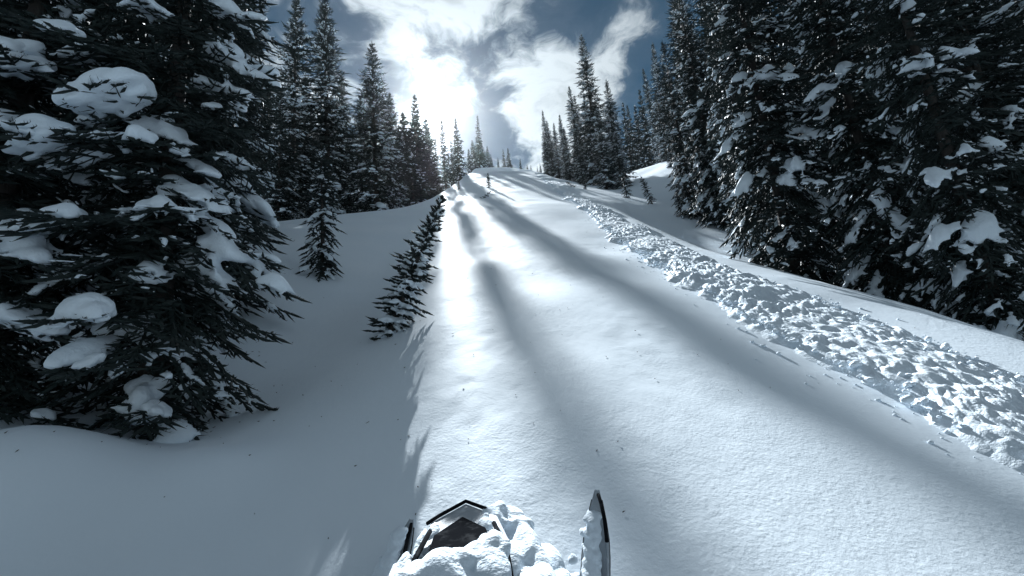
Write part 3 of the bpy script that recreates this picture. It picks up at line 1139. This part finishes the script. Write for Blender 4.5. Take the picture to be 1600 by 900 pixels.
plate('brow_plate', [(0.006, 0.612, 0.688), (0.100, 0.505, 0.722), (0.135, 0.36, 0.762), (0.02, 0.38, 0.768), (-0.085, 0.36, 0.758), (-0.072, 0.50, 0.722)], 0.02, 'hood', sled)
rod('edge_trim', [(-0.080, 0.490, 0.728), (-0.055, 0.530, 0.718), (0.006, 0.617, 0.692), (0.07, 0.545, 0.715)], 0.005, 'black', sled, 6)
plate('windshield_panel', [(0.016, 0.470, 0.756), (0.080, 0.385, 0.786), (0.104, 0.29, 0.814), (0.120, 0.08, 0.876), (-0.01, 0.08, 0.880), (-0.036, 0.26, 0.826), (-0.040, 0.375, 0.785)], 0.03, 'black', sled)
rod('panel_edge', [(0.098, 0.41, 0.775), (0.130, 0.29, 0.806), (0.150, 0.08, 0.862)], 0.006, 'black', sled, 6)
rod('panel_edge', [(-0.056, 0.41, 0.768), (-0.062, 0.27, 0.814), (-0.045, 0.08, 0.866)], 0.006, 'black', sled, 6)
for sg in (-1, 1):
    rings = []
    for y, w0, z0 in [(0.56, 0.13, 0.60), (0.40, 0.19, 0.62), (0.20, 0.235, 0.64), (-0.15, 0.27, 0.62)]:
        cx = axis_x(y)
        rings.append([(cx + sg * w0, y, z0), (cx + sg * (w0 + 0.05), y + 0.01, z0 - 0.10), (cx + sg * (w0 + 0.06), y, z0 - 0.28),
                      (cx + sg * (w0 - 0.03), y, z0 - 0.28), (cx + sg * (w0 - 0.04), y, z0 - 0.02)])
    quads_obj('side_panel', rings, 'hood', sled, close=True, bevel=0.008)
    rings = []
    for y, w0, z0 in [(0.50, 0.160, 0.600), (0.34, 0.215, 0.612), (0.10, 0.262, 0.622)]:
        cx = axis_x(y)
        rings.append([(cx + sg * w0, y, z0), (cx + sg * (w0 + 0.028), y, z0 - 0.045), (cx + sg * (w0 + 0.033), y, z0 - 0.04), (cx + sg * (w0 + 0.004), y, z0 + 0.006)])
    quads_obj('side_vent', rings, 'black', sled, close=True)
    lamp = quads_obj('headlight', [[(axis_x(0.62) + sg * a, 0.60 + b, 0.60 + c) for a, b, c in q] for q in (
        [(0.012, 0.02, 0.0), (0.055, -0.02, 0.0), (0.055, -0.02, -0.035), (0.012, 0.02, -0.035)],
        [(0.012, 0.05, 0.0), (0.055, 0.01, 0.0), (0.055, 0.01, -0.035), (0.012, 0.05, -0.035)])], 'black', sled, close=True)
rod('front_bumper', [(-0.10, 0.55, 0.40), (-0.06, 0.66, 0.44), (0.06, 0.66, 0.44), (0.12, 0.55, 0.40)], 0.011, 'black', sled)


def ski(tip, rear, sg):
    """channel-shaped ski, tip swept up"""
    tip, rear = Vector(tip), Vector(rear)
    d = Vector((tip.x - rear.x, tip.y - rear.y, 0))
    ln = d.length
    d.normalize()
    s = Vector((d.y, -d.x, 0))
    root_pt = tip - d * 1.15
    root_pt.z = 0.0
    rings, inner = [], []
    for i in range(23):
        f = i / 22
        p = root_pt + d * (1.15 * f)
        k = max(0.0, (f - 0.62) / 0.38)
        z = 0.035 + (tip.z - 0.035) * k ** 2.0
        hw = 0.050 * (1 - 0.80 * max(0.0, (f - 0.80) / 0.20) ** 1.7)
        wall = 0.034 * (1 - 0.55 * k)
        prof = [(-1.06, wall), (-1.10, 0.004), (-0.75, -0.016), (0.75, -0.016), (1.10, 0.004), (1.06, wall),
                (0.88, wall + 0.002), (0.80, 0.012), (-0.80, 0.012), (-0.88, wall + 0.002)]
        rings.append([Vector((p.x, p.y, z)) + s * (a * hw) + Vector((0, 0, b)) for a, b in prof])
    o = quads_obj('ski', rings, 'ski', sled, close=True, bevel=0.002)
    # grab loop at the tip and dark edge strips
    t0 = root_pt + d * 1.13 + Vector((0, 0, tip.z + 0.004))
    rod('grab_loop', [t0 + s * 0.006, t0 - d * 0.06 + s * 0.020 + Vector((0, 0, 0.004)), t0 - d * 0.14 + s * 0.036 + Vector((0, 0, -0.012)),
                      t0 - d * 0.22 + s * 0.046 + Vector((0, 0, -0.050))], 0.008, 'black', o)
    rod('edge_strip', [root_pt + d * (1.15 * f) + s * (0.050 * (1 - 0.80 * max(0.0, (f - 0.80) / 0.20) ** 1.7) * 1.08)
                       + Vector((0, 0, 0.035 + (tip.z - 0.035) * max(0.0, (f - 0.62) / 0.38) ** 2 + 0.012)) for f in np.linspace(0.3, 0.97, 12)],
        0.004, 'black', o, 6)
    rod('edge_strip', [root_pt + d * (1.15 * f) - s * (0.050 * (1 - 0.80 * max(0.0, (f - 0.80) / 0.20) ** 1.7) * 1.08)
                       + Vector((0, 0, 0.035 + (tip.z - 0.035) * max(0.0, (f - 0.62) / 0.38) ** 2 + 0.012)) for f in np.linspace(0.3, 0.97, 12)],
        0.004, 'black', o, 6)
    m = root_pt + d * 0.24
    rod('spindle', [m + Vector((0, 0, 0.03)), m + Vector((-sg * 0.03, -0.02, 0.22)), m + Vector((-sg * 0.05, -0.05, 0.40))], 0.022, 'metal', sled)
    rod('suspension_arm', [m + Vector((-sg * 0.04, -0.03, 0.25)), Vector((axis_x(0.35) + sg * 0.14, 0.35, 0.36))], 0.014, 'metal', sled)
    rod('suspension_arm', [m + Vector((-sg * 0.04, -0.03, 0.28)), Vector((axis_x(0.15) + sg * 0.15, 0.10, 0.40))], 0.014, 'metal', sled)
    return o, root_pt, d, s


skR = ski((0.487, 1.29, 0.195), (0.385, 0.86, 0.03), 1)
skL = ski((-0.345, 1.29, 0.130), (-0.44, 0.86, 0.03), -1)

# rest of the machine, below and behind the view
quads_obj('tunnel', [[(-0.20, y, 0.30), (-0.20, y, 0.52), (0.20, y, 0.52), (0.20, y, 0.30)] for y in (-0.25, -1.0, -1.75)], 'hood', sled, close=True, bevel=0.01)
quads_obj('seat', [[(-0.10 * k, y, 0.53), (-0.13 * k, y, z - 0.05), (-0.07 * k, y, z), (0.07 * k, y, z), (0.13 * k, y, z - 0.05), (0.10 * k, y, 0.53)]
                   for y, z, k in ((-0.42, 0.72, 0.8), (-0.60, 0.70, 1.0), (-1.0, 0.70, 1.15), (-1.35, 0.72, 1.0))], 'rubber', sled, close=True, bevel=0.02)
quads_obj('drive_track', [[(-0.19, y, 0.02), (-0.19, y, 0.28), (0.19, y, 0.28), (0.19, y, 0.02)] for y in (-0.35, -0.9, -1.5, -1.9)], 'rubber', sled, close=True, bevel=0.03)
for sg in (-1, 1):
    quads_obj('running_board', [[(sg * 0.20, y, 0.31), (sg * 0.36, y, 0.31), (sg * 0.36, y, 0.28), (sg * 0.20, y, 0.28)] for y in (0.05, -0.8, -1.7)], 'metal', sled, close=True)
hb = rod('handlebar', [(-0.36, -0.30, 0.98), (-0.18, -0.24, 1.0), (0.0, -0.22, 1.0), (0.18, -0.24, 1.0), (0.36, -0.30, 0.98)], 0.011, 'metal', sled)
for sg in (-1, 1):
    rod('grip', [(sg * 0.24, -0.262, 0.995), (sg * 0.37, -0.302, 0.979)], 0.018, 'rubber', hb)
rod('steering_post', [(0, -0.22, 1.0), (0.0, -0.12, 0.80)], 0.02, 'metal', sled)


# snow caked on the machine
def sled_snow(parent, spots, seed, vox=0.007, label=None):
    rs = np.random.RandomState(seed)
    C, sa_, sb_, sc_ = [], [], [], []
    for x, y, z, a, b, c in spots:
        C.append((x, y, z)); sa_.append(a); sb_.append(b); sc_.append(c)
        for _ in range(7):
            C.append((x + rs.randn() * a * 0.55, y + rs.randn() * b * 0.55, z + rs.rand() * c * 0.35)); k = 0.25 + 0.35 * rs.rand()
            sa_.append(a * k); sb_.append(b * k); sc_.append(c * k)
    n = len(C)
    E3 = np.eye(3)
    V, T = blobs(ICO2, np.array(C), np.tile(E3[0], (n, 1)), np.tile(E3[1], (n, 1)), np.tile(E3[2], (n, 1)), np.array(sa_), np.array(sb_),
                 np.array(sc_), 0.14, rs, 0.7)
    V, T = remesh(V, T, vox, 2)
    return link('snow_clump', fast_mesh('snow_clump', V, T, MAT['debris'], True), parent)


sled_snow(sled, [(0.118, 0.545, 0.668, 0.050, 0.055, 0.034), (0.160, 0.47, 0.665, 0.040, 0.06, 0.030), (0.085, 0.53, 0.705, 0.03, 0.04, 0.014)], 1, 0.006)
sled_snow(sled, [(0.165, 0.36, 0.715, 0.040, 0.10, 0.030), (0.190, 0.20, 0.740, 0.050, 0.12, 0.040), (0.215, 0.36, 0.655, 0.045, 0.10, 0.035),
                 (0.245, 0.22, 0.665, 0.05, 0.11, 0.045), (0.27, 0.36, 0.585, 0.04, 0.08, 0.035)], 2, 0.006)
sled_snow(sled, [(0.065, 0.22, 0.840, 0.045, 0.050, 0.018), (0.01, 0.17, 0.858, 0.055, 0.06, 0.024), (0.11, 0.18, 0.850, 0.035, 0.07, 0.022),
                 (0.105, 0.36, 0.768, 0.016, 0.05, 0.014), (0.075, 0.44, 0.745, 0.020, 0.03, 0.012), (-0.055, 0.43, 0.742, 0.016, 0.04, 0.012),
                 (0.085, 0.29, 0.824, 0.014, 0.030, 0.006), (0.105, 0.25, 0.834, 0.014, 0.04, 0.008), (0.03, 0.24, 0.836, 0.02, 0.03, 0.006)], 3, 0.005)
sled_snow(sled, [(-0.080, 0.38, 0.735, 0.016, 0.080, 0.018), (-0.080, 0.22, 0.775, 0.020, 0.10, 0.026)], 4, 0.005)
sled_snow(sled, [(-0.135, 0.34, 0.680, 0.022, 0.11, 0.026), (-0.135, 0.16, 0.722, 0.026, 0.11, 0.032)], 5, 0.005)
for o, rp, dd, ss2, sd in ((skR[0], skR[1], skR[2], skR[3], 6), (skL[0], skL[1], skL[2], skL[3], 7)):
    sp_ = []
    for f, zf in ((0.40, 0.0), (0.48, 0.0), (0.55, 0.0), (0.61, 0.002), (0.67, 0.008), (0.72, 0.014), (0.76, 0.024), (0.80, 0.036), (0.84, 0.052), (0.88, 0.070), (0.91, 0.088)):
        p = rp + dd * (1.15 * f)
        sp_.append((p.x - ss2.x * (0.006 + 0.02 * (f - 0.4)), p.y, 0.058 + zf, 0.040 - 0.03 * max(0, f - 0.66), 0.050, 0.020))
    sled_snow(o, sp_, sd, 0.006)

# a snapped branch tip poking out of the slope
tw = make_tree('broken_branch', gen_tree(161, 0.7, 0.16, sp=0.06, tr=0.014, nk=3, nl=0.03, whorl=0.09, per=4, tmpl=(ICO1, ICO0), load_p=0.2), 'needles_near')
tw.location = (-1.25, 24.5, gz(-1.25, 24.5) - 0.1)
tw.rotation_euler = (0.3, 0.9, 0.2)
tag(tw, 'broken branch tip sticking out of the sunlit slope below the lone small spruce', 'branch')

# needles and bits of bark blown onto the snow
def litter():
    rs = np.random.RandomState(8)
    n = 260
    a = rs.rand(n)
    x = np.where(a < 0.45, -3.2 + rs.randn(n) * 1.1, np.where(a < 0.7, 4.6 + rs.randn(n) * 0.9, -0.2 + rs.randn(n) * 1.4))
    y = np.where(a < 0.45, 4.3 + rs.randn(n) * 1.3, np.where(a < 0.7, 6.5 + rs.randn(n) * 2.2, 2.4 + np.abs(rs.randn(n)) * 4.5))
    C = np.stack([x, y, ground(x, y) + 0.006], 1)
    az = rs.rand(n) * 6.28
    D = np.stack([np.cos(az), np.sin(az), 0.45 * np.sin(az) + 0.1 * rs.randn(n)], 1)
    L = 0.008 + 0.030 * rs.rand(n) ** 3
    V, T = spindles(C, unit(D), L, np.minimum(0.0035, L * 0.3), rs)
    o = link('needle_litter', fast_mesh('needle_litter', V, T, MAT['bark'], False))
    tag(o, 'dark needles and bark bits blown onto the snow', kind='stuff')


litter()

# ------------------------------------------------------------------ glittering winter air, brightest towards the sun
def haze():
    x0, x1, y0, y1, z0, z1 = -430, 430, -330, 830, -240, 75
    V = [(x, y, z) for x in (x0, x1) for y in (y0, y1) for z in (z0, z1)]
    F = [(0, 1, 3, 2), (4, 6, 7, 5), (0, 4, 5, 1), (2, 3, 7, 6), (0, 2, 6, 4), (1, 5, 7, 3)]
    me = bpy.data.meshes.new('haze')
    me.from_pydata(V, [], F)
    m = bpy.data.materials.new('haze')
    m.use_nodes = True
    t = NT(m.node_tree)
    pv = t.n('ShaderNodeVolumePrincipled')
    pv.inputs['Color'].default_value = (0.90, 0.95, 1.0, 1)
    pv.inputs['Density'].default_value = HAZE
    pv.inputs['Anisotropy'].default_value = 0.90
    o = t.n('ShaderNodeOutputMaterial')
    t.t.links.new(pv.outputs[0], o.inputs['Volume'])
    me.materials.append(m)
    ob = link('haze', me)
    tag(ob, kind='stuff')


HAZE = 0.000035
haze()

for o in list(bpy.data.objects):
    if 'height' in o:
        del o['height']
scene.render.engine = 'CYCLES'
